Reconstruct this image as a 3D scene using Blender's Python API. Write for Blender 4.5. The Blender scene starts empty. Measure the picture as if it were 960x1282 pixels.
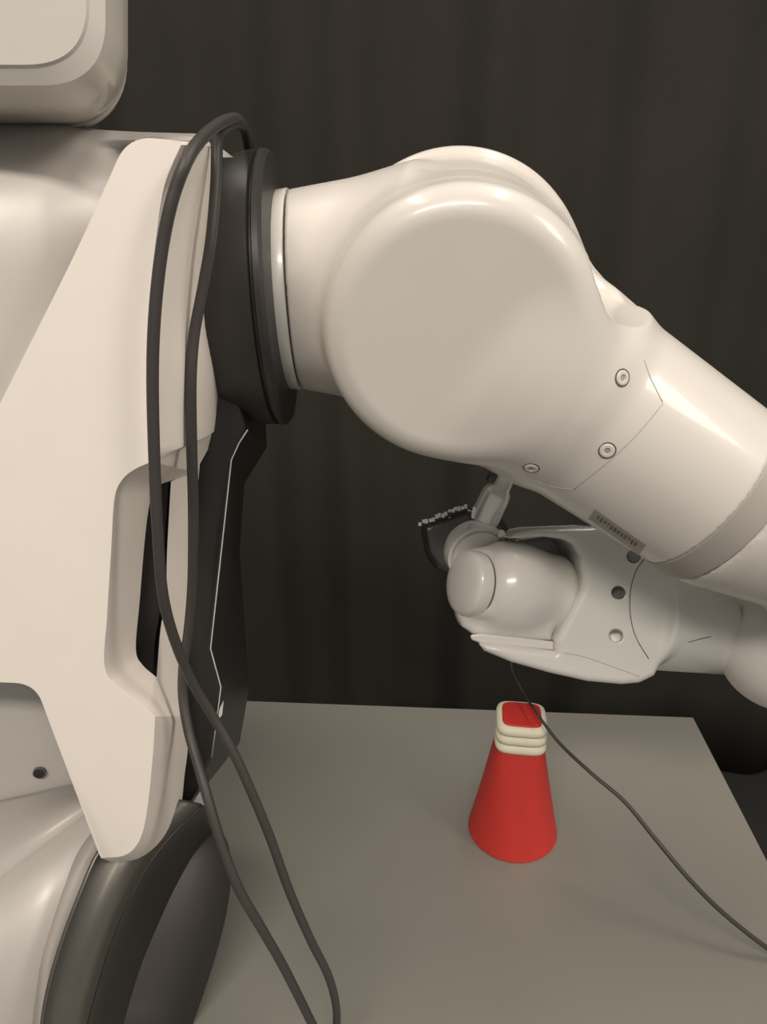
import bpy, bmesh, math, random
import numpy as np
from mathutils import Vector, Matrix
from mathutils.bvhtree import BVHTree

random.seed(4)
scene = bpy.context.scene
COL = scene.collection

# ------------------------------------------------------------------ camera
F = 930.0
PITCH = math.radians(22)
CAM = Vector((0, 0, 1.37))
cam_data = bpy.data.cameras.new('camera')
cam = bpy.data.objects.new('camera', cam_data)
COL.objects.link(cam)
cam.location = CAM
cam.rotation_euler = (math.radians(90) - PITCH, 0, 0)
cam_data.sensor_fit = 'HORIZONTAL'
cam_data.sensor_width = 36.0
cam_data.lens = F / 960 * 36
cam_data.clip_start = 0.02
cam_data.dof.use_dof = False
scene.camera = cam
ROT = cam.rotation_euler.to_matrix()
ROTN = np.array(ROT)

# ------------------------------------------------------------------ view, world, lights
scene.view_settings.view_transform = 'Standard'
scene.view_settings.look = 'None'
scene.view_settings.gamma = 1.0
scene.view_settings.exposure = -0.1
world = bpy.data.worlds.new('world')
scene.world = world
world.use_nodes = True
world.node_tree.nodes['Background'].inputs[0].default_value = (0.95, 0.93, 0.90, 1)
world.node_tree.nodes['Background'].inputs[1].default_value = 0.30


def area(name, loc, target, sx, sy, power, col=(1.0, 0.86, 0.70)):
    d = bpy.data.lights.new(name, 'AREA')
    d.shape = 'RECTANGLE'
    d.size = sx
    d.size_y = sy
    d.energy = power
    d.color = col
    o = bpy.data.objects.new(name, d)
    COL.objects.link(o)
    o.location = loc
    o.rotation_euler = (Vector(target) - Vector(loc)).to_track_quat('-Z', 'Y').to_euler()
    return o


WARM = (1.0, 0.895, 0.80)
area('ceiling_lamp', (-0.25, -1.1, 2.75), (-0.25, -0.7, 0), 1.2, 0.30, 42, WARM)
area('ceiling_lamp', (0.55, 0.55, 2.75), (0.55, 0.55, 0), 0.16, 1.2, 9, WARM)
area('ceiling_lamp', (-0.55, 0.5, 2.75), (-0.55, 0.5, 0), 0.16, 1.2, 9, WARM)
area('ceiling_lamp', (1.9, -0.6, 2.75), (1.3, 0.2, 0), 0.6, 1.0, 32, WARM)


# ------------------------------------------------------------------ helpers
def C(px, py, d):
    """photo pixel and depth along the optical axis -> camera-frame metres"""
    return np.array([(px - 480) / F * d, -(py - 641) / F * d, -d])


def c2w(p):
    p = np.asarray(p, dtype=float)
    return p @ ROTN.T + np.array(CAM)


def W(px, py, Y):
    """photo pixel and world Y (distance into the room) -> world point"""
    r = ROTN @ np.array([(px - 480) / F, -(py - 641) / F, -1.0])
    return np.array(CAM) + r * (Y / r[1])


def WZ(px, py, z):
    r = ROTN @ np.array([(px - 480) / F, -(py - 641) / F, -1.0])
    return np.array(CAM) + r * ((z - CAM.z) / r[2])


def mat(name, col, rough=0.5, metal=0.0, coat=0.0, noise=0.03, nscale=30.0, bump=0.0, bscale=300.0, spec=0.5):
    m = bpy.data.materials.new(name)
    m.use_nodes = True
    nt = m.node_tree
    b = nt.nodes['Principled BSDF']
    b.inputs['Roughness'].default_value = rough
    b.inputs['Metallic'].default_value = metal
    b.inputs['Coat Weight'].default_value = coat
    b.inputs['Coat Roughness'].default_value = 0.08
    b.inputs['Specular IOR Level'].default_value = spec
    tc = nt.nodes.new('ShaderNodeTexCoord')
    n = nt.nodes.new('ShaderNodeTexNoise')
    n.inputs['Scale'].default_value = nscale
    n.inputs['Detail'].default_value = 3
    nt.links.new(tc.outputs['Object'], n.inputs['Vector'])
    mix = nt.nodes.new('ShaderNodeMix')
    mix.data_type = 'RGBA'
    mix.inputs['A'].default_value = (*[c * (1 - noise) for c in col], 1)
    mix.inputs['B'].default_value = (*[min(1, c * (1 + noise)) for c in col], 1)
    nt.links.new(n.outputs['Fac'], mix.inputs['Factor'])
    nt.links.new(mix.outputs['Result'], b.inputs['Base Color'])
    if bump:
        n2 = nt.nodes.new('ShaderNodeTexNoise')
        n2.inputs['Scale'].default_value = bscale
        nt.links.new(tc.outputs['Object'], n2.inputs['Vector'])
        bp = nt.nodes.new('ShaderNodeBump')
        bp.inputs['Strength'].default_value = bump
        bp.inputs['Distance'].default_value = 0.001
        nt.links.new(n2.outputs['Fac'], bp.inputs['Height'])
        nt.links.new(bp.outputs['Normal'], b.inputs['Normal'])
    return m


M_PANEL = mat('matte_warm_white_plastic', (0.93, 0.86, 0.775), 0.6)
M_GLOSS = mat('gloss_white_plastic', (0.65, 0.618, 0.562), 0.36, coat=0.3)
M_FORE = mat('gloss_pale_plastic', (0.66, 0.65, 0.60), 0.28, coat=0.4)
M_SATIN = mat('satin_silver_white_paint', (0.60, 0.57, 0.53), 0.45, metal=0.1)
M_BLACK = mat('black_plastic', (0.030, 0.028, 0.026), 0.42)
M_BGLOSS = mat('black_gloss_plastic', (0.20, 0.19, 0.17), 0.42, metal=0.8)
M_DGREY = mat('dark_grey_plastic', (0.050, 0.047, 0.041), 0.6)
M_RUBBER = mat('black_cable_rubber', (0.050, 0.044, 0.040), 0.5)
M_BAND = mat('grey_band_plastic', (0.36, 0.335, 0.30), 0.5)
M_LINE = mat('seam_shadow_gap', (0.12, 0.11, 0.10), 0.8)
M_SEAM = mat('seam_light', (0.42, 0.39, 0.35), 0.6)
M_PIPE = mat('white_edge_piping', (0.75, 0.75, 0.72), 0.4)
M_METAL = mat('brushed_steel', (0.85, 0.82, 0.78), 0.30, metal=0.55)
M_DMETAL = mat('dark_metal', (0.10, 0.095, 0.09), 0.3, metal=0.8)
M_RED = mat('red_printed_plastic', (0.62, 0.040, 0.030), 0.6, noise=0.05, nscale=60)
M_REDTOP = mat('red_top_plastic', (0.60, 0.030, 0.022), 0.6)
M_CREAM = mat('cream_rubber', (0.80, 0.77, 0.60), 0.6)
M_TABLE = mat('grey_laminate', (0.235, 0.228, 0.198), 0.42, noise=0.04, nscale=6, bump=0.05, bscale=400)
M_FLOOR = mat('dark_floor', (0.02, 0.019, 0.017), 0.8)
M_CURTAIN = mat('black_curtain_cloth', (0.040, 0.0375, 0.031), 0.95, noise=0.25, nscale=3, bump=0.3, bscale=900, spec=0.1)
M_LABEL = mat('grey_label', (0.36, 0.335, 0.30), 0.5)
M_INK = mat('dark_ink', (0.10, 0.09, 0.08), 0.7)

ROOT = None


def link(name, verts, faces, material, parent=None, smooth=True, angle=None):
    """world-space geometry -> one mesh object whose origin is its own middle"""
    v = np.array(verts, dtype=float)
    if parent is not None and ROOT is not None and (parent is ROOT or parent.parent is ROOT):
        v[:, 2] = np.maximum(v[:, 2], TABLE_Z + .0006)
    c = (v.min(0) + v.max(0)) / 2
    me = bpy.data.meshes.new(name)
    me.from_pydata((v - c).tolist(), [], [tuple(int(i) for i in f) for f in faces])
    bm = bmesh.new()
    bm.from_mesh(me)
    bmesh.ops.remove_doubles(bm, verts=bm.verts, dist=1e-6)
    bmesh.ops.recalc_face_normals(bm, faces=bm.faces)
    bm.to_mesh(me)
    bm.free()
    me.materials.append(material)
    me.shade_smooth() if smooth else me.shade_flat()
    if angle is not None:
        me.set_sharp_from_angle(angle=math.radians(angle))
    o = bpy.data.objects.new(name, me)
    COL.objects.link(o)
    if parent is not None:
        o.parent = parent
        wp = Vector((0, 0, 0))
        p = parent
        while p is not None:
            wp += p.location
            p = p.parent
        o.location = Vector(c) - wp
    else:
        o.location = Vector(c)
    return o


def empty(name, loc):
    o = bpy.data.objects.new(name, None)
    o.empty_display_size = 0.05
    COL.objects.link(o)
    o.location = loc
    return o


def tag(o, label=None, cat=None, group=None, kind=None):
    if label: o['label'] = label
    if cat: o['category'] = cat
    if group: o['group'] = group
    if kind: o['kind'] = kind
    return o


# ---- signed distance pieces (all take points (...,3))
def smin(a, b, k):
    h = np.clip(0.5 + 0.5 * (b - a) / k, 0, 1)
    return b * (1 - h) + a * h - k * h * (1 - h)


def smax(a, b, k):
    return -smin(-a, -b, k)


def unit(v):
    v = np.asarray(v, float)
    return v / np.linalg.norm(v)


def sd_cyl(P, A, B, ra, rb=None, rnd=0.0):
    """rounded (optionally conical) cylinder from A to B"""
    rb = ra if rb is None else rb
    ax = B - A
    L = np.linalg.norm(ax)
    u = ax / L
    Q = P - A
    t = Q @ u
    rad = np.sqrt(np.maximum((Q * Q).sum(-1) - t * t, 1e-12))
    r = ra + (rb - ra) * np.clip(t / L, 0, 1)
    slope = 1 / math.sqrt(1 + ((rb - ra) / L) ** 2)
    dx = (rad - r) * slope + rnd
    dy = np.abs(t - L / 2) - L / 2 + rnd
    return np.minimum(np.maximum(dx, dy), 0) + np.sqrt(np.maximum(dx, 0) ** 2 + np.maximum(dy, 0) ** 2) - rnd


def sd_cap(P, A, B, ra, rb=None):
    rb = ra if rb is None else rb
    ax = B - A
    h = np.clip(((P - A) @ ax) / (ax @ ax), 0, 1)
    D = P - A - h[..., None] * ax
    return np.sqrt((D * D).sum(-1)) - (ra + (rb - ra) * h)


def sd_poly(P, pts, zlo, zhi, rnd):
    """polygon in the XY of the frame, extruded from zlo to zhi, rounded"""
    x, y, z = P[..., 0], P[..., 1], P[..., 2]
    d = np.full(x.shape, 1e9)
    s = np.ones(x.shape)
    n = len(pts)
    for i in range(n):
        a = pts[i]; b = pts[i - 1]
        ex, ey = b[0] - a[0], b[1] - a[1]
        wx, wy = x - a[0], y - a[1]
        t = np.clip((wx * ex + wy * ey) / (ex * ex + ey * ey), 0, 1)
        d = np.minimum(d, (wx - ex * t) ** 2 + (wy - ey * t) ** 2)
        c1 = y >= a[1]; c2 = y < b[1]; c3 = ex * wy > ey * wx
        s = np.where((c1 & c2 & c3) | (~c1 & ~c2 & ~c3), -s, s)
    dx = s * np.sqrt(d) + rnd
    dy = np.abs(z - (zlo + zhi) / 2) - (zhi - zlo) / 2 + rnd
    return np.minimum(np.maximum(dx, dy), 0) + np.sqrt(np.maximum(dx, 0) ** 2 + np.maximum(dy, 0) ** 2) - rnd


def surface_net(f, lo, hi, h, proj=2):
    lo = np.asarray(lo, float); hi = np.asarray(hi, float)
    n = np.ceil((hi - lo) / h).astype(int) + 1
    ax = [lo[i] + h * np.arange(n[i]) for i in range(3)]
    V = np.empty(n, dtype=np.float32)
    step = 24
    for i in range(0, n[0], step):
        G = np.stack(np.meshgrid(ax[0][i:i + step], ax[1], ax[2], indexing='ij'), -1)
        V[i:i + step] = f(G)
    S = V < 0
    cnt = np.zeros(n - 1, dtype=np.int8)
    acc = np.zeros((*(n - 1), 3), dtype=np.float32)
    def sl(o, nn):
        return tuple(slice(o[k], nn[k] - 1 + o[k]) for k in range(3))
    for axis in range(3):
        others = [k for k in range(3) if k != axis]
        for a in (0, 1):
            for b in (0, 1):
                o0 = [0, 0, 0]; o0[others[0]] = a; o0[others[1]] = b
                o1 = list(o0); o1[axis] = 1
                v0 = V[sl(o0, n)]; v1 = V[sl(o1, n)]
                cr = (v0 < 0) != (v1 < 0)
                t = np.where(cr, v0 / np.where(cr, v0 - v1, 1), 0)
                cnt += cr
                acc[..., axis] += t
                acc[..., others[0]] += a * cr
                acc[..., others[1]] += b * cr
    m = cnt > 0
    idx = np.full(m.shape, -1, dtype=np.int64)
    idx[m] = np.arange(m.sum())
    cells = np.argwhere(m)
    P = lo + h * (cells + acc[m] / cnt[m][:, None])
    faces = []
    for axis in range(3):
        u, v = [(1, 2), (2, 0), (0, 1)][axis]
        s0 = [slice(None)] * 3; s1 = [slice(None)] * 3
        s0[axis] = slice(0, -1); s1[axis] = slice(1, None)
        ch = S[tuple(s0)] != S[tuple(s1)]
        inside0 = S[tuple(s0)]
        e = np.argwhere(ch)
        e = e[(e[:, u] > 0) & (e[:, v] > 0) & (e[:, u] < n[u] - 1) & (e[:, v] < n[v] - 1)]
        flip = inside0[tuple(e.T)]
        du = np.zeros(3, int); du[u] = 1
        dv = np.zeros(3, int); dv[v] = 1
        q = [idx[tuple((e - du - dv).T)], idx[tuple((e - dv).T)], idx[tuple(e.T)], idx[tuple((e - du).T)]]
        Q = np.stack(q, 1)
        Q[~flip] = Q[~flip][:, ::-1]
        faces.append(Q)
    faces = np.concatenate(faces)
    for _ in range(proj):
        d0 = f(P)
        g = np.stack([(f(P + np.eye(3)[k] * h * .3) - f(P - np.eye(3)[k] * h * .3)) / (h * .6) for k in range(3)], 1)
        gn = (g * g).sum(1) + 1e-9
        P = P - (np.clip(d0, -h, h) / np.maximum(gn, .3))[:, None] * g
    return P, faces


def sdf_part(name, f, lo, hi, h, material, parent):
    P, Fc = surface_net(f, lo, hi, h)
    PW = c2w(P)
    v = PW
    c = (v.min(0) + v.max(0)) / 2
    me = bpy.data.meshes.new(name)
    me.vertices.add(len(v)); me.vertices.foreach_set('co', (v - c).astype(np.float32).ravel())
    me.loops.add(len(Fc) * 4); me.loops.foreach_set('vertex_index', Fc.astype(np.int32).ravel())
    me.polygons.add(len(Fc)); me.polygons.foreach_set('loop_start', np.arange(len(Fc), dtype=np.int32) * 4)
    me.update(calc_edges=True)
    me.validate()
    me.materials.append(material)
    me.shade_smooth()
    o = bpy.data.objects.new(name, me)
    COL.objects.link(o)
    o.parent = parent
    wp = Vector((0, 0, 0)); p = parent
    while p is not None:
        wp += p.location; p = p.parent
    o.location = Vector(c) - wp
    bvh = BVHTree.FromPolygons([Vector(x) for x in PW], [tuple(int(i) for i in q) for q in Fc])
    return o, bvh


def bounds(pts, pad):
    p = np.array(pts)
    return p.min(0) - pad, p.max(0) + pad


# ---- sweep / lathe / loft
def cr(pts, n):
    """Catmull-Rom through points, n samples per span"""
    p = np.asarray(pts, float)
    p = np.vstack([2 * p[0] - p[1], p, 2 * p[-1] - p[-2]])
    out = []
    for i in range(1, len(p) - 2):
        for k in range(n):
            t = k / n
            a, b, c, d = p[i - 1], p[i], p[i + 1], p[i + 2]
            out.append(0.5 * ((2 * b) + (-a + c) * t + (2 * a - 5 * b + 4 * c - d) * t * t + (-a + 3 * b - 3 * c + d) * t ** 3))
    out.append(p[-2])
    return np.array(out)


def tube_geo(path, r, seg=10, closed=False):
    path = np.asarray(path, float)
    n = len(path)
    rr = np.full(n, r) if np.isscalar(r) else np.asarray(r)
    V = []; Fc = []
    up = np.array([0.3, 0.1, 0.95])
    prev = None
    for i in range(n):
        t = unit(path[min(i + 1, n - 1)] - path[max(i - 1, 0)]) if not closed else unit(path[(i + 1) % n] - path[i - 1])
        if prev is None:
            a = unit(np.cross(t, up)) if abs(t @ up) < 0.95 else unit(np.cross(t, [1, 0, 0]))
        else:
            a = unit(prev - t * (prev @ t))
        prev = a
        b = np.cross(t, a)
        for k in range(seg):
            th = 2 * math.pi * k / seg
            V.append(path[i] + rr[i] * (math.cos(th) * a + math.sin(th) * b))
    m = n if closed else n - 1
    for i in range(m):
        j = (i + 1) % n
        for k in range(seg):
            l = (k + 1) % seg
            Fc.append((i * seg + k, i * seg + l, j * seg + l, j * seg + k))
    if not closed:
        Fc.append(tuple(range(seg))); Fc.append(tuple(range((n - 1) * seg, n * seg)))
    return V, Fc


def lathe_geo(O, axis, prof, seg=64, closed=False):
    """prof = [(s, r)] along axis from O"""
    u = unit(axis)
    a = unit(np.cross(u, [0.1, 0.2, 0.9])); b = np.cross(u, a)
    V = []; Fc = []
    for s, r in prof:
        for k in range(seg):
            th = 2 * math.pi * k / seg
            V.append(O + u * s + r * (math.cos(th) * a + math.sin(th) * b))
    n = len(prof)
    for i in range(n if closed else n - 1):
        j = (i + 1) % n
        for k in range(seg):
            l = (k + 1) % seg
            Fc.append((i * seg + k, i * seg + l, j * seg + l, j * seg + k))
    if not closed:
        Fc.append(tuple(range(seg))); Fc.append(tuple(range((n - 1) * seg, n * seg)))
    return V, Fc


def loft_geo(rows, caps=False, closed=False):
    V = [p for r in rows for p in r]
    w = len(rows[0]); Fc = []
    for i in range(len(rows) - 1):
        for k in range(w if closed else w - 1):
            l = (k + 1) % w
            Fc.append((i * w + k, i * w + l, (i + 1) * w + l, (i + 1) * w + k))
    if caps:
        Fc.append(tuple(range(w))); Fc.append(tuple(range((len(rows) - 1) * w, len(rows) * w)))
    return V, Fc


def lathe_cam(name, O, axis, prof, m, parent, seg=72, angle=35, closed=False):
    V, Fc = lathe_geo(np.asarray(O, float), np.asarray(axis, float), prof, seg, closed)
    return link(name, c2w(np.array(V)), Fc, m, parent, angle=angle)


def ray(px, py, bvh):
    d = Vector(ROTN @ unit([(px - 480) / F, -(py - 641) / F, -1.0]))
    hit = bvh.ray_cast(CAM, d)
    return hit[0], hit[1]


def seam(name, pts, bvh, r, m, parent, n=8):
    """a thin line let into a surface, laid along the surface itself"""
    q = cr([(x, y, 0) for x, y in pts], n) if len(pts) > 2 else np.array([(pts[0][0] + (pts[1][0] - pts[0][0]) * t, pts[0][1] + (pts[1][1] - pts[0][1]) * t, 0) for t in np.linspace(0, 1, n)])
    path = []
    for x, y, _ in q:
        p, nr = ray(x, y, bvh)
        if p is not None:
            path.append(np.array(p))
    V, Fc = tube_geo(path, r, 6)
    return link(name, V, Fc, m, parent)


def screw(px, py, bvh, r, parent, m=M_FORE, rim=M_LINE):
    p, n = ray(px, py, bvh)
    p = np.array(p); n = np.array(n)
    V, Fc = lathe_geo(p, n, [(-.002, r), (.0001, r), (.0003, r * .92), (.0001, r * .84), (-.002, r * .84)], 28)
    g = link('screw', V, Fc, rim, parent, angle=40)
    V, Fc = lathe_geo(p, n, [(-.002, r * .82), (.0004, r * .82), (.0008, r * .70), (.0008, r * .38), (-.0002, r * .34), (-.0002, r * .01)], 28)
    link('screw_head', V, Fc, m, g, angle=30)
    V, Fc = lathe_geo(p, n, [(-.001, r * .30), (.0002, r * .30), (.0002, r * .01)], 6)
    link('socket', V, Fc, M_BAND, g, smooth=False)
    return g


# ================================================================== SETTING
TABLE_Z = 0.75


def box_geo(lo, hi):
    x0, y0, z0 = lo; x1, y1, z1 = hi
    V = [(x, y, z) for z in (z0, z1) for x, y in ((x0, y0), (x1, y0), (x1, y1), (x0, y1))]
    return V, [(0, 1, 2, 3), (4, 5, 6, 7), (0, 1, 5, 4), (1, 2, 6, 5), (2, 3, 7, 6), (3, 0, 4, 7)]


V, Fc = box_geo((-3, -1.5, -0.05), (3, 2.2, 0))
tag(link('floor', V, Fc, M_FLOOR, smooth=False), kind='structure')
V, Fc = box_geo((-3, 2.1, 0), (3, 2.2, 3))
tag(link('wall_far', V, Fc, M_FLOOR, smooth=False), kind='structure')

# curtain: pleated black cloth hanging behind the table
rows = []
nx, nz = 420, 12
for j in range(nz + 1):
    z = 0.012 + 2.75 * j / nz
    row = []
    for i in range(nx + 1):
        x = -2.4 + 4.8 * i / nx
        ph = x * 17 + 1.6 * math.sin(x * 2.3) + .25 * math.sin(z * 1.4 + x)
        y = 1.55 + 0.022 * math.sin(ph) * (1.0 - .15 * z / 2.75) + .008 * math.sin(ph * 2.3 + 1) + .02 * math.sin(x * 1.9)
        row.append((x, y, z))
    rows.append(row)
V, Fc = loft_geo(rows)
o = link('curtain', V, Fc, M_CURTAIN)
md = o.modifiers.new('thickness', 'SOLIDIFY'); md.thickness = 0.002
tag(o, 'black pleated cloth curtain hanging behind the grey table', 'curtain')

# table
pA = WZ(300, 877, TABLE_Z); pB = WZ(868, 898, TABLE_Z); pC = WZ(960, 1076, TABLE_Z)
ux = unit((pB - pA) * [1, 1, 0]); uy = unit((pC - pB) * [1, 1, 0])
back_l = pB - ux * 1.35
near_r = pB + uy * 0.78
near_l = back_l + uy * 0.78
table = empty('table', Vector((pB + near_l) / 2) - Vector((0, 0, TABLE_Z)))
tag(table, 'grey laminate table carrying the robot and the red cone', 'table')
quad = [pB, back_l, near_l, near_r]
cen = sum(quad) / 4
ring = lambda off, z: [np.array([*(q + unit(q - cen) * off)[:2], z]) for q in quad]
V, Fc = loft_geo([ring(-.003, TABLE_Z - .028), ring(0, TABLE_Z - .026), ring(0, TABLE_Z - .0015), ring(-.0015, TABLE_Z)], True, True)
link('tabletop', V, Fc, M_TABLE, table, smooth=False)
for q in quad:
    p = q + unit(cen - q) * .07
    V, Fc = box_geo((p[0] - .02, p[1] - .02, 0), (p[0] + .02, p[1] + .02, TABLE_Z - .0285))
    link('leg', V, Fc, M_DMETAL, table, smooth=False)

# ================================================================== RED CONE
cb = WZ(641, 1037, TABLE_Z)
cone = empty('marker_cone', Vector(cb))
tag(cone, 'small red cone with a flat square top and cream ribs, standing on the table', 'cone')


def squircle(c, z, r, sq, n=56, rot=-0.13):
    """round when sq=0, rounded square when sq=1"""
    out = []
    e = 2 + sq * 3.2
    for k in range(n):
        th = 2 * math.pi * k / n
        cs, sn = math.cos(th), math.sin(th)
        rr = r / ((abs(cs) ** e + abs(sn) ** e) ** (1 / e))
        a = th + rot
        out.append(np.array([c[0] + rr * math.cos(a), c[1] + rr * math.sin(a), z]))
    return out


RB = 0.0475
HC = 0.118
prof = [(0.0, RB * .985, 0), (.0012, RB, 0)]
for k in range(1, 9):
    t = k / 8
    prof.append((HC * t, RB + (.0240 - RB) * t, .75 * t ** 3))
V, Fc = loft_geo([squircle(cb, TABLE_Z + z + .0004, r, s) for z, r, s in prof], True, True)
link('cone_body', V, Fc, M_RED, cone, angle=40)
zt = TABLE_Z + HC
V, Fc = loft_geo([squircle(cb, zt - .002, .0205, .9), squircle(cb, zt + .028, .0200, .95), squircle(cb, zt + .0315, .0196, .95), squircle(cb, zt + .0325, .0186, .95)], True, True)
link('cone_top', V, Fc, M_REDTOP, cone, angle=40)
for k in range(3):
    zc = zt + .0050 + k * .0104
    rows = []
    for j in range(10):
        th = 2 * math.pi * j / 10
        rows.append(squircle(cb, zc + .0056 * math.sin(th), .0205 - .0003 * k + .0056 * math.cos(th), .8))
    rows.append(rows[0])
    V, Fc = loft_geo(rows, False, True)
    link('rib', V, Fc, M_CREAM, cone)

# ================================================================== ROBOT
robot = empty('humanoid_robot', Vector((-0.25, 0.45, TABLE_Z)))
tag(robot, 'white and black robot torso seen from behind, one arm bent out over the table', 'robot')


def fillet(pts, n=8):
    """polygon of (x, y, r) -> list of (x, y) with rounded corners"""
    out = []
    m = len(pts)
    for i in range(m):
        p = np.array(pts[i][:2], float); r = pts[i][2] if len(pts[i]) > 2 else 0
        a = np.array(pts[i - 1][:2], float); b = np.array(pts[(i + 1) % m][:2], float)
        if r <= 0:
            out.append(tuple(p)); continue
        ua = unit(a - p); ub = unit(b - p)
        ra = min(r, np.linalg.norm(a - p) * .48); rb = min(r, np.linalg.norm(b - p) * .48)
        q0 = p + ua * ra; q1 = p + ub * rb
        for k in range(n + 1):
            t = k / n
            out.append(tuple((1 - t) ** 2 * q0 + 2 * t * (1 - t) * p + t * t * q1))
    return out


ROOT = robot
# ---- head (stepped rounded shell)
def rrect(x0, x1, y0, y1, r, Y):
    return [W(x, y, Y) for x, y in fillet([(x0, y0, r), (x1, y0, r), (x1, y1, r), (x0, y1, r)], 12)]


hr = [rrect(-195, 108, -230, 81, 75, .352), rrect(-198, 112, -233, 85, 76, .3532),
      rrect(-214, 132, -250, 107, 80, .3562), rrect(-216, 134, -252, 109, 80, .3580),
      rrect(-228, 150, -262, 130, 80, .3710), rrect(-236, 157, -268, 143, 82, .400), rrect(-240, 160, -272, 152, 92, .425), rrect(-240, 160, -272, 157, 92, .455)]
V, Fc = loft_geo(hr, True, True)
head = link('head_shell', V, Fc, M_GLOSS, robot, angle=24)
hr2 = [rrect(-238, 159.5, -270, 160, 84, .456), rrect(-236, 157, -268, 164, 82, .48), rrect(-215, 140, -250, 158, 80, .54)]
V, Fc = loft_geo(hr2, True, True)
link('head_front', V, Fc, M_FORE, robot, angle=24)

# ---- back of chest: satin shell behind the white panel
ctrl = []
xs = [-260, -120, -30, 40, 75, 110, 160, 215, 252]
top = [150, 147, 147, 148, 151, 162, 166, 168, 169]
Yt = [.50, .49, .48, .475, .475, .475, .47, .465, .465]
ctrl.append([W(x, t + 60, .60) for x, t in zip(xs, top)])
ctrl.append([W(x, t + 6, y + .05) for x, t, y in zip(xs, top, Yt)])
ctrl.append([W(x, t, y) for x, t, y in zip(xs, top, Yt)])
ctrl.append([W(x, t + 8, y - .035) for x, t, y in zip(xs, top, Yt)])
for yy, Y, w in ((185, .408, .0), (225, .384, .0), (300, .372, 0), (400, .368, 0), (560, .366, 0), (740, .367, 0), (850, .3735, 0)):
    xm = 225 if yy < 200 else 185 if yy < 350 else 110
    ctrl.append([W(min(x, xm - (7 - i) * 3) if i < 8 else xm, yy + (0 if x < 100 else 6), Y + .0000007 * max(0, min(x, xm) + 60) ** 2) for i, x in enumerate(xs)])
cols = [cr([row[i] for row in ctrl], 6) for i in range(len(xs))]
rows = [cr([c[j] for c in cols], 6) for j in range(len(cols[0]))]
V, Fc = loft_geo(rows)
o = link('back_shell', V, Fc, M_SATIN, robot)
md = o.modifiers.new('thickness', 'SOLIDIFY'); md.thickness = 0.003; md.offset = -1

# ---- white back panel with side wall and handle recess
YF = .352
A = [((229, 177), (263, 178, .47)), ((216, 205), (266, 212, .475)), ((204, 240), (266, 260, .48)), ((194, 310), (263, 330, .48)), ((188, 390), (266, 400, .48)),
     ((187, 470), (278, 464, .482)), ((188, 530), (276, 515, .482)), ((190, 578), (272, 542, .48))]
B = [((190, 578), (240, 590, .435)), ((168, 588), (216, 601, .420)), ((152, 602), (199, 608, .410)), ((143, 626), (189, 625, .404)), ((139, 690), (182, 668, .402)), ((134, 770), (175, 750, .400)),
     ((131, 835), (170, 812, .398)), ((150, 862), (178, 832, .398)), ((194, 897), (196, 848, .400))]
Cc = [((194, 897), (236, 896, .43)), ((192.5, 930), (235, 938, .43)), ((190, 960), (231, 970, .43)), ((186, 1000), (227, 1008, .428)), ((179, 1040), (219, 1040, .42)),
      ((168, 1062), (203, 1062, .41)), ((152, 1072), (178, 1079, .395)), ((126, 1074), (150, 1083, .380))]


def pair(ctrls, n):
    a = cr([W(p[0][0], p[0][1], YF) for p in ctrls], n)
    b = cr([W(*p[1]) for p in ctrls], n)
    return a, b


fa, ba = pair(A, 6); fb, bb = pair(B, 6); fc, bc = pair(Cc, 6)
leftside = fillet([(126, 1074, 4), (62, 905, 24), (44, 856, 26), (-160, 848, 0), (-160, 830, 0), (0, 505, 0), (100, 306, 60), (160, 170, 34), (229, 177, 0)])
leftside = [W(x, y, YF) for x, y in leftside[5:-1]]
front = list(fa) + list(fb[1:]) + list(fc[1:]) + leftside
V = list(front); Fc = [tuple(range(len(V)))]


def strip(a, b):
    n = len(V)
    V.extend(a); V.extend(b)
    for i in range(len(a) - 1):
        Fc.append((n + i, n + i + 1, n + len(a) + i + 1, n + len(a) + i))


def midrow(a, b, t, push):
    """row between front edge and back edge, pushed along +x for a rounded wall"""
    return [p * (1 - t) + q * t + np.array([push, 0, 0]) for p, q in zip(a, b)]


m1 = midrow(fa, ba, .22, .0050); m2 = midrow(fa, ba, .6, .0045)
m1[0] = fa[0] * .78 + ba[0] * .22; m2[0] = fa[0] * .4 + ba[0] * .6
m1[-1] = fa[-1] * .78 + ba[-1] * .22; m2[-1] = fa[-1] * .4 + ba[-1] * .6
strip(fa, m1); strip(m1, m2); strip(m2, ba)
strip(fb, bb)
c1 = midrow(fc, bc, .15, .0012); c2 = midrow(fc, bc, .5, .0016)
c1[0] = fc[0] * .85 + bc[0] * .15; c2[0] = fc[0] * .5 + bc[0] * .5
c1[-1] = fc[-1] * .85 + bc[-1] * .15; c2[-1] = fc[-1] * .5 + bc[-1] * .5
strip(fc, c1); strip(c1, c2); strip(c2, bc)
# close the recess roof corner
n = len(V); V.extend([fa[-1], m1[-1], m2[-1], ba[-1], W(250, 581, .45), bb[0]])
Fc.append((n, n + 1, n + 2, n + 3, n + 4, n + 5))
# side strip to the right of the slot
sa = cr([W(214, 603, .42), W(209, 694, .42), W(208, 750, .42), W(201, 787, .415), W(196, 848, .400)], 5)
sb = cr([W(250, 581, .45), W(241, 690, .45), W(238, 770, .45), W(233, 830, .445), W(236, 896, .43)], 5)
strip(sa, sb)
n = len(V); V.extend([sa[-1], sb[-1], fc[0]]); Fc.append((n, n + 1, n + 2))
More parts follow.
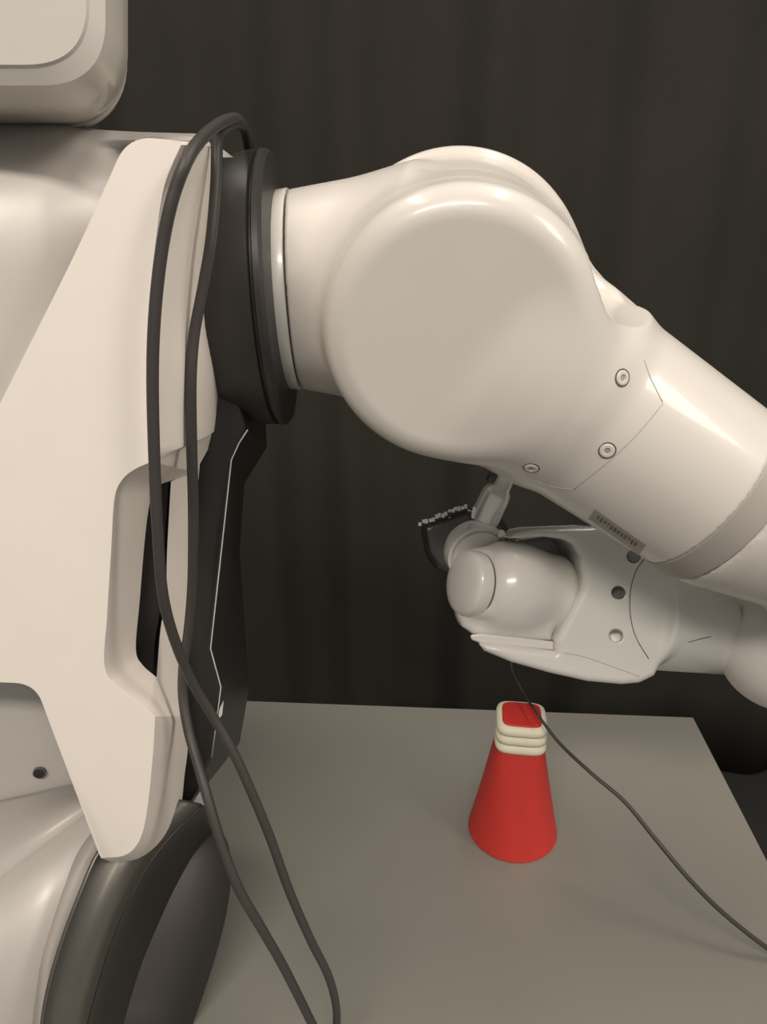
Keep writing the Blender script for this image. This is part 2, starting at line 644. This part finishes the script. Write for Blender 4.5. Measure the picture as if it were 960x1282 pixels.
# top and left edge returns
strip([fa[0]] + leftside[::-1], [ba[0]] + [p + np.array([0, .02, 0]) for p in leftside[::-1]])
panel = link('back_panel', V, Fc, M_PANEL, robot, angle=50)
me = panel.data
bm = bmesh.new(); bm.from_mesh(me)
bmesh.ops.remove_doubles(bm, verts=bm.verts, dist=1e-5)
bmesh.ops.recalc_face_normals(bm, faces=bm.faces)
bm.to_mesh(me); bm.free()
md = panel.modifiers.new('edge', 'BEVEL'); md.width = .0028; md.segments = 4; md.limit_method = 'ANGLE'; md.angle_limit = math.radians(38)
md.harden_normals = False
pv = [Vector(v) for v in V]
PBVH = BVHTree.FromPolygons(pv, Fc)
# dark pocket behind the slot
pk = [(176, 598), (170, 700), (166, 800), (168, 866), (190, 862), (194, 800), (203, 750), (205, 694), (211, 602)]
V2, F2 = loft_geo([[W(x, y, .424) for x, y in pk], [W(x, y, .440) for x, y in pk]], True, True)
link('handle_pocket', V2, F2, mat('slot_plastic', (0.045, 0.038, 0.038), .5), robot, smooth=False)

# ---- black side body
near = [(225, 205), (262, 197), (274, 300), (288, 470), (308, 536), (289, 576), (277, 690), (263, 812), (276, 860), (265, 950), (240, 1000), (205, 1060), (185, 1050), (180, 800), (180, 400)]
far = [(240, 205), (300, 199), (318, 300), (330, 470), (334, 560), (306, 605), (300, 690), (306, 780), (312, 860), (300, 930), (243, 1003), (216, 1058), (200, 1050), (200, 800), (200, 400)]
# ring of near/far contours
Rn = [W(x, y, .470 if i < 6 else .455) for i, (x, y) in enumerate(near)]
Rf = [W(x, y, .56) for x, y in far]
Rb = [W(x * .93 + 12, y, .60) for x, y in far]
V, Fc = loft_geo([Rn, Rf, Rb], True, True)
side = link('side_body', V, Fc, M_BLACK, robot, smooth=True, angle=25)
md = side.modifiers.new('edge', 'BEVEL'); md.width = .002; md.segments = 3; md.limit_method = 'ANGLE'
path = cr([W(x, y, Y) for x, y, Y in ((310, 538, .468), (289.5, 576, .468), (277, 690, .453))], 1)
path = [W(310, 538, .467), W(299, 555, .467), W(289.5, 576, .467), W(277, 690, .452), W(263.5, 812, .452), W(276.5, 860, .452), W(272, 895, .452), W(265, 948, .452)]
V, Fc = tube_geo(path, .00045, 6)
link('edge_piping', V, Fc, M_PIPE, robot)
V, Fc = loft_geo([[W(272 + dx * 1.0, 893 + dy, .450 + e) for dx, dy in ((8, -16), (3, -6), (0, 10), (6, 2))] for e in (0, .004)], True, True)
link('status_window', V, Fc, M_PIPE, robot, smooth=False)
V, Fc = loft_geo([[W(x, y, .462 + e) for x, y in ((279, 187), (292, 197), (279, 197))] for e in (0, .006)], True, True)
link('corner_clip', V, Fc, M_PIPE, robot, smooth=False)
V, Fc = loft_geo([[W(x, y, .438 + e) for x, y in ((256, 983), (262, 996), (265, 1016), (239, 1008))] for e in (0, .03)], True, True)
link('lower_bracket', V, Fc, M_FORE, robot, smooth=False)

# ---- waist: satin shell under the panel
ctrl = []
xs = [-220, -100, -20, 40, 80, 110, 128]
def wy(base, drop):
    return [base + drop * (x + 20) for x in xs]
lev = [(835, -.00, .392), (900, 0, .392), (960, -.12, .391), (1003, -.22, .391), (1011, -.24, .396), (1050, -.45, .403), (1085, -.60, .404), (1110, -.72, .397), (1117, -.72, .390), (1140, -.6, .368), (1175, -.4, .350), (1225, -.2, .341), (1290, 0, .338), (1400, 0, .338)]
for y0, s, Y in lev:
    ctrl.append([W(x, y0 + s * (x + 20), Y + (.0000010 if y0 < 1040 else .0000020) * max(0, x) ** 2) for x in xs])
cols = [cr([row[i] for row in ctrl], 5) for i in range(len(xs))]
rows = [cr([c[j] for c in cols], 5) for j in range(len(cols[0]))]
V, Fc = loft_geo(rows)
WBVH = BVHTree.FromPolygons([Vector(v) for v in V], Fc)
o = link('waist_shell', V, Fc, M_SATIN, robot)
md = o.modifiers.new('thickness', 'SOLIDIFY'); md.thickness = 0.003; md.offset = -1
screw(50, 966, WBVH, .0042, robot, m=M_DMETAL)

# ---- hip joint: layered rim, black band, dark end face
cA = [(190, 990), (140, 1018), (104, 1058), (84, 1105), (67, 1155), (53, 1208), (44, 1282), (40, 1350)]
cB = [(200, 1000), (155, 1028), (121, 1066), (96, 1122), (75, 1178), (59, 1232), (50, 1282), (45, 1350)]
cM = [(228, 1003), (187, 1036), (151, 1074), (125, 1126), (104, 1178), (87, 1236), (77, 1282), (70, 1350)]
cC = [(250, 1006), (215, 1040), (182, 1081), (156, 1130), (134, 1184), (117, 1240), (106, 1282), (95, 1350)]
cD = [(266, 1036), (240, 1066), (214, 1112), (192, 1160), (173, 1206), (159, 1250), (151, 1282), (138, 1350)]
cE = [(267, 1036), (282, 1058), (286, 1095), (280, 1142), (268, 1190), (252, 1240), (237, 1282), (214, 1350)]
YA = [.42, .396, .374, .355, .341, .330, .322, .315]
def arc(c, dy, k=8):
    return cr([W(x, y, max(.28, Y + dy)) for (x, y), Y in zip(c, YA)], k)
rA0 = arc([(x - 6, y + 6) for x, y in cA], .03); rA = arc(cA, .004); rB = arc(cB, .000); rB2 = arc([(x + 2, y + 2) for x, y in cB], .002)
rM = arc(cM, -.0012); rC = arc(cC, .006); rC2 = arc([(x + 3, y + 1) for x, y in cC], .010); rD = arc(cD, .030)
rE = cr([W(x, y, Y) for (x, y), Y in zip(cE, [.47, .455, .445, .435, .425, .415, .408, .40])], 8)
V, Fc = loft_geo([rA0, rA, rB])
o = link('hip_rim', V, Fc, M_BAND, robot); o.modifiers.new('t', 'SOLIDIFY').thickness = .003
V, Fc = loft_geo([rB, rB2, rM, rC])
o = link('hip_band', V, Fc, M_BGLOSS, robot); o.modifiers.new('t', 'SOLIDIFY').thickness = .003
V, Fc = loft_geo([rC, rC2, rD])
o = link('hip_ring', V, Fc, M_BLACK, robot, angle=50); o.modifiers.new('t', 'SOLIDIFY').thickness = .003
V, Fc = loft_geo([rD, rE])
o = link('hip_cover', V, Fc, M_DGREY, robot); o.modifiers.new('t', 'SOLIDIFY').thickness = .003
# pedestal under the waist, reaching the tabletop behind and below the frame
V, Fc = box_geo((-.46, .42, TABLE_Z + .0005), (-.21, .52, TABLE_Z + .14))
link('pedestal', V, Fc, M_BLACK, robot, smooth=False)

# ---- shoulder collar (black ridged flange) and white neck ring
NC = C(369, 366, .508)
pxm = .508 / F
NAX = unit([math.cos(math.radians(2.2)), math.sin(math.radians(2.2)), 0])
lathe_cam('shoulder_flange', NC, NAX, [(s * pxm, r * pxm) for s, r in ((-110, 120), (-100, 146), (-60, 158), (-44, 162), (-31, 163), (-29, 158), (-27, 158), (-25, 164), (-19, 163), (-15, 159), (-14, 150), (-13, 138), (-12, 128), (-11, 100))], M_BLACK, robot, angle=30)
lathe_cam('shoulder_ring', NC, NAX, [(s * pxm, r * pxm) for s, r in ((-14, 60), (-14, 116), (-13.5, 118), (-12, 119), (0, 120.5), (1.3, 120), (1.6, 118), (1.6, 60))], M_FORE, robot, angle=40)

# ---- upper arm
Fd = C(577, 425, .415); Bd = C(568, 352, .552)
dax = unit(Bd - Fd)
T0 = C(636, 440, .488); T1 = C(880, 608, .50)
tax = unit(T1 - T0)
scoopF = C(803, 304, .45)
e3 = -dax; e1 = unit(np.array([1.0, 0, 0]) - e3 * e3[0]); e2 = np.cross(e3, e1)
DB = np.stack([e1, e2, e3])
fill_poly = [tuple((DB @ C(x, y, .54))[:2]) for x, y in [(600, 310), (662, 270), (682, 268), (702, 292), (728, 324), (754, 348), (779, 367), (800, 386), (785, 440), (640, 460)][::-1]]
fill_z = float(DB[2] @ Bd)
N0 = NC + NAX * .0022; N1 = C(520, 366, .492)


def f_arm(P):
    disc = sd_cyl(P, Fd, Fd + dax * .085, .0798, .0805, .017)
    rear = sd_cyl(P, Bd - dax * .020, Bd, .0910, .0905, .005)
    core = sd_cyl(P, Fd + dax * .030, Bd, .0770, .0880, .01)
    neck = sd_cyl(P, N0, N1, .0648, .0760, .002)
    tube = sd_cyl(P, T0, T1, .0680, .0620, .001)
    t2 = sd_cyl(P, T0, T0 + tax * .07, .072, .0670, .02)
    body = smin(core, neck, .022)
    limb = smin(tube, t2, .01)
    d = smin(body, disc, .007)
    d = smin(d, rear, .005)
    d = smin(d, limb, .026)
    d = smax(d, -sd_cyl(P, scoopF - dax * .06, scoopF + dax * .058, .041, .041, .003), .001)
    d = smin(d, sd_poly(P @ DB.T, fill_poly, fill_z, fill_z + .055, .004), .016)
    # flat ends
    d = np.maximum(d, -((P - N0) @ NAX))
    d = np.maximum(d, (P - T1) @ tax)
    return d


lo, hi = bounds([Fd, Bd, T1, N0], .105)
lo[0] = N0[0] - .012
arm, ABVH = sdf_part('upper_arm', f_arm, lo, hi, .0018, M_GLOSS, robot)
for x, y in ((779, 473), (760, 564), (665, 586)):
    screw(x, y, ABVH, .0053, arm, m=M_GLOSS)
seam('panel_seam', [(806, 450), (813, 470), (821, 487), (829, 503)], ABVH, .00035, M_SEAM, arm, 3)
seam('panel_seam', [(830, 505), (800, 541), (765, 575), (718, 613)], ABVH, .00030, M_SEAM, arm, 4)
seam('panel_seam', [(717, 613), (700, 611), (685, 607), (668, 602)], ABVH, .00030, M_SEAM, arm, 3)

# label with a row of small marks, printed along the underside
def decal(name, polys, bvh, off, m, parent):
    V = []; Fc = []
    for poly in polys:
        idx = []
        for x, y in poly:
            p, nr = ray(x, y, bvh)
            if p is None:
                idx = None; break
            V.append(np.array(p) + np.array(nr) * off); idx.append(len(V) - 1)
        if idx: Fc.append(tuple(idx))
    return link(name, V, Fc, m, parent)


a0 = np.array([742.0, 641.0]); a1 = np.array([806.0, 686.0])
du = unit(a1 - a0); dn = np.array([du[1], -du[0]])  # towards the upper right
L = np.linalg.norm(a1 - a0)
polys = []
for i in range(16):
    for j in range(4):
        s0, s1 = i / 16 * L, (i + 1) / 16 * L
        t0, t1 = -10 + j * 3.5, -10 + (j + 1) * 3.5
        polys.append([tuple(a0 + du * s + dn * t) for s, t in ((s0, t0), (s1, t0), (s1, t1), (s0, t1))])
lab = decal('serial_label', polys, ABVH, .00025, M_LABEL, arm)
polys = []
s = 8.0
rnd = random.Random(11)
glyphs = [[(0, 0, 1, 4), (0, 0, 3, 1), (0, 3, 3, 4)], [(0, 0, 1, 4), (2, 0, 3, 4), (0, 1.5, 3, 2.5)], [(0, 0, 3, 1), (2, 0, 3, 4)], [(0, 3, 3, 4), (1, 0, 2, 4)], [(0, 0, 3, 1), (0, 0, 1, 4), (2, 0, 3, 4), (0, 3, 3, 4)]]
while s < L - 10:
    for (u0, v0, u1, v1) in rnd.choice(glyphs):
        polys.append([tuple(a0 + du * (s + u * .95) + dn * (-4.5 + v * 1.3)) for u, v in ((u0, v0), (u1, v0), (u1, v1), (u0, v1))])
    s += 5.2
decal('serial_print', polys, ABVH, .0005, M_INK, arm)

# grey band and elbow housing beyond it
lathe_cam('elbow_band', T1, tax, [(-.0004, .05), (-.0004, .0616), (.0006, .0625), (.0185, .0627), (.0195, .0612), (.0195, .05)], M_BAND, robot, angle=40)
E1 = C(1085, 668, .525)


def f_elb(P):
    a = sd_cap(P, T1 + tax * .015, E1, .0618, .070)
    b = np.linalg.norm(P - C(1090, 690, .54), axis=-1) - .078
    d = smin(a, b, .03)
    return np.maximum(d, -((P - (T1 + tax * .0200)) @ tax))


lo, hi = bounds([T1, E1], .095)
sdf_part('elbow_shell', f_elb, lo, hi, .003, M_GLOSS, robot)

# ---- forearm (behind): yoke, tube, elbow end
D0 = .63


def cp(x, y, d=D0):
    return C(x, y, d)[:2]


outer = [(634, 674), (648, 666), (670, 662), (745, 659), (790, 672), (830, 705), (852, 750), (850, 795), (828, 828), (819, 846), (800, 855), (778, 857), (735, 853), (690, 843), (640, 829), (606, 815), (598, 805), (625, 806), (694, 815), (694, 801),
         (712, 768), (727, 738), (729, 722), (725, 696), (716, 681), (704, 675), (680, 672), (655, 674)]
DF = .585
outer_m = [tuple(C(x, y, DF + .004)[:2]) for x, y in outer]
FT0 = C(800, 762, .625); FT1 = C(951, 778, .655)


def f_fore(P):
    d = sd_poly(P, outer_m, -(DF + .075), -DF, .006)
    # back plate of the yoke so that the barrel sits in a pocket
    back = sd_poly(P, [tuple(C(x, y, .650)[:2]) for x, y in [(650, 676), (740, 665), (760, 800), (690, 808), (665, 760)]], -.672, -.657, .004)
    d = np.minimum(d, back)
    tube = sd_cyl(P, FT0, FT1, .0500, .0480, .003)
    tube = smax(tube, -sd_cyl(P, C(960, 700, .60), C(990, 860, .60), .031), .002)
    d = smin(d, tube, .008)
    for x, y in ((793, 697), (774, 742), (771, 796)):
        d = smax(d, -sd_cyl(P, C(x, y, DF - .02), C(x, y, DF + .012), .0052), .0008)
    return d


lo, hi = bounds([C(598, 660, .60), C(598, 865, .60), FT1], .012)
lo[2] = -.71; hi[2] = -.56; hi[1] = C(700, 640, .60)[1]; lo[1] = C(700, 880, .62)[1]
fore, FBVH = sdf_part('forearm', f_fore, lo, hi, .0014, M_FORE, robot)
# shadow gap where the tube enters the yoke
seam('panel_seam', [(806, 700), (796, 715), (789, 740), (789, 770), (796, 798), (812, 825)], FBVH, .0004, M_LINE, fore, 4)
seam('panel_seam', [(862, 804), (876, 800), (890, 797)], FBVH, .0004, M_LINE, fore, 4)
seam('panel_seam', [(697, 816), (730, 822), (765, 834), (800, 847)], FBVH, .0003, M_SEAM, fore, 4)
V, Fc = lathe_geo(c2w(C(774, 743, DF + .010)), ROTN @ unit(-C(774, 743, .6)), [(-.002, .0042), (.0, .0042), (.0, .002), (-.001, .0018), (-.001, .0001)], 16)
link('screw', V, Fc, M_DMETAL, fore, angle=30)

fax = unit(FT1 - FT0)
lathe_cam('elbow_gap_shade', C(938, 777, .651), fax, [(-.0005, .040), (.0, .0485), (.0070, .0484), (.0078, .040)], mat('gap_shade_plastic', (0.13, 0.12, 0.11), .6), robot)  # dark ring standing in for the shade of the gap at the tube end


def f_fel(P):
    d = np.linalg.norm(P - C(984, 808, .612), axis=-1) - .0515
    d = smin(d, sd_cap(P, C(984, 808, .612), C(1080, 720, .56), .046, .05), .02)
    return d


lo, hi = bounds([C(984, 808, .61), C(1080, 720, .56)], .065)
sdf_part('forearm_elbow', f_fel, lo, hi, .003, M_FORE, robot)

# ---- wrist: barrel, oval cap, lower plate, neck ring
B0 = C(632, 733, .612); B1 = C(703, 747, .628)


def f_wr(P):
    a = sd_cyl(P, B0 - unit(B1 - B0) * .018, B1, .0330, .0345, .012)
    b = np.linalg.norm(P - C(640, 738, .612), axis=-1) - .0375
    d = smin(a, b, .012)
    c = sd_cyl(P, C(600, 690, .622), C(612, 775, .606), .022, .026, .008)
    d = smin(d, c, .006)
    # foot of the barrel
    e = sd_poly(P, [tuple(C(x, y, .60)[:2]) for x, y in [(573, 766), (578, 784), (592, 794), (650, 800), (690, 802), (690, 780), (600, 750)]], -.64, -.595, .005)
    return smin(d, e, .008)


lo, hi = bounds([C(570, 660, .61), C(718, 805, .61)], .012)
lo[2] = -.68; hi[2] = -.555
wrist, WRB = sdf_part('wrist', f_wr, lo, hi, .0015, M_FORE, robot)
cx0 = C(594, 731, .600); cdir = unit([-.88, .14, .45])
lathe_cam('wrist_cap', cx0, cdir, [(-.002, .0262), (.006, .0266), (.0066, .0262), (.0068, .0256)], M_LINE, wrist, angle=40)
# domed oval cap
prof = [(.000, .0268), (.0075, .0268), (.0090, .0262)] + [(.009 + .0065 * math.sin(t), .0262 * math.cos(t)) for t in np.linspace(.1, 1.55, 8)]
cap = lathe_cam('cap_dome', cx0, cdir, prof, M_FORE, wrist, angle=60)
V, Fc = loft_geo([[C(x, y, d) for x, y in ((588, 795), (600, 793), (693, 803), (693, 814), (604, 806), (590, 801))] for d in (.590, .602, .66)], True, True)
o = link('wrist_plate', c2w(np.array(V)), Fc, M_FORE, robot, smooth=True, angle=30)
md = o.modifiers.new('e', 'BEVEL'); md.width = .0015; md.segments = 3
ra = C(599, 696, .616); rdir = unit([-.22, .42, -.88])
lathe_cam('wrist_ring', ra, rdir, [(.0, .0190), (.0, .0215), (.0020, .0218), (.0022, .0232), (.0, .0240), (.0005, .0262), (.006, .0268), (.012, .0266), (.018, .0245)], M_FORE, robot, angle=35)
V, Fc = lathe_geo(c2w(C(628, 668, .612)), ROTN @ unit([.3, .4, .9]), [(-.004, .0035), (.0, .0035), (.001, .0028), (.001, .0005)], 16)
link('wrist_screw', V, Fc, M_METAL, wrist, angle=30)

# ---- gripper: dark housing, ridged finger pad, steel finger
grip = empty('gripper', Vector(c2w(C(570, 690, .64))) - robot.location); grip.parent = robot
g0 = C(592, 690, .640)


def f_gr(P):
    a = sd_poly(P, [tuple(C(x, y, .64)[:2]) for x, y in [(527, 658), (583, 635), (618, 650), (632, 668), (600, 690), (562, 716), (545, 708), (533, 690)]], -.668, -.622, .006)
    b = sd_cap(P, C(560, 690, .645), C(612, 668, .650), .016, .017)
    return smin(a, b, .008)


lo, hi = bounds([C(520, 630, .64), C(640, 720, .64)], .01)
lo[2] = -.69; hi[2] = -.60
gh, GB = sdf_part('gripper_housing', f_gr, lo, hi, .0016, M_DMETAL, grip)
V = []; Fc = []
rnd = random.Random(3)
for k in range(15):
    t = k / 14
    p = C(526 + 56 * t + rnd.uniform(-1, 1), 656 - 24 * t + rnd.uniform(-1.5, 1.5), .622)
    bv, bf = box_geo(p - [.0012, .0010 + rnd.random() * .0014, .002], p + [.0012, .0008 + rnd.random() * .001, .002])
    n = len(V); V += [np.array(q) for q in bv]; Fc += [tuple(i + n for i in f) for f in bf]
o = link('pad_ridge_glints', c2w(np.array(V)), Fc, M_PIPE, grip, smooth=False); o['kind'] = 'stuff'  # ridges coloured white to stand in for the highlight on the pad's edge
fa0 = C(606, 650, .625); fdir = unit(C(629, 603, .618) - fa0)
lathe_cam('finger', fa0 - fdir * .004, fdir, [(0, .006), (.002, .0118), (.003, .0125), (.026, .0122), (.030, .0115), (.034, .009), (.046, .0088), (.047, .005)], M_METAL, grip, angle=35)
lathe_cam('finger_pin', C(613, 602, .616), unit([.3, .5, .2]), [(0, .0040), (.006, .0042), (.008, .003), (.008, .0005)], M_DMETAL, grip, angle=35)
V, Fc = loft_geo([[C(x, y, d) for x, y in ((592, 634), (596, 636), (593, 650), (590, 648))] for d in (.605, .610)], True, True)
link('finger_tab', c2w(np.array(V)), Fc, M_METAL, grip, smooth=False)

# ================================================================== CABLES
def cable(name, pts, r, label, grow=None, group=None):
    path = cr([W(*p) for p in pts], 10)
    V, Fc = tube_geo(path, r if np.isscalar(r) else np.interp(np.linspace(0, 1, len(path)), np.linspace(0, 1, len(r)), r), 14)
    o = link(name, V, Fc, M_RUBBER)
    tag(o, label, 'cable')
    return o


lie = [(440, 1400, None)]
def on_table(x, y, r):
    p = WZ(x, y, TABLE_Z + r)
    return (x, y, p[1])


cable('cable', [(330, 330, .60), (318, 240, .585), (311, 190, .56), (306, 163, .53), (297, 149, .48), (280, 152, .43), (258, 168, .385), (237, 195, .352), (217, 245, .346), (203, 310, .345), (194, 390, .344), (191, 470, .344), (193, 570, .344), (197, 660, .344), (204, 745, .345),
                (220, 805, .350), (243, 858, .356), (266, 896, .358), (290, 938, .355), (312, 985, .352), (338, 1048, .350), (362, 1115, .350), (388, 1175, .352), (411, 1222, .356), (421, 1262, .362), (421, 1300, .366), on_table(424, 1350, .003), on_table(470, 1390, .003)],
      .0029, 'black cable arching over the white panel, its lower end the right strand over the table')
cable('cable', [(336, 330, .620), (324, 240, .605), (316, 195, .58), (309, 168, .55), (298, 156, .49), (282, 160, .45), (272, 175, .425), (270, 230, .415), (264, 300, .405), (254, 360, .40), (243, 420, .395), (239, 480, .39), (240, 560, .39), (242, 640, .392), (241, 730, .395),
                (236, 790, .395), (230, 830, .392), (229, 870, .388), (236, 915, .378), (249, 960, .365), (263, 1010, .352), (280, 1065, .343), (300, 1115, .338), (326, 1160, .338), (352, 1205, .342), (375, 1250, .348), (398, 1296, .356), on_table(420, 1330, .003), on_table(460, 1370, .003)],
      [.0027, .0027, .0029, .0031, .0031, .0031, .0031], 'black cable hanging along the panel side, crossing to the left strand at the waist')
cable('cable', [(650, 800, .70), (640, 832, .66), (652, 862, .64), (672, 893, .60), (700, 930, .57), (740, 968, .54), (782, 1004, .52), (820, 1050, .50), (862, 1100, .48), (905, 1143, .47), (962, 1188, .46), (1010, 1215, .46), on_table(1060, 1260, .002), on_table(1100, 1300, .002)],
      [.0009, .0012, .0016, .0019, .0021, .0021, .0021], 'thin black cable hanging past the red cone to the right')
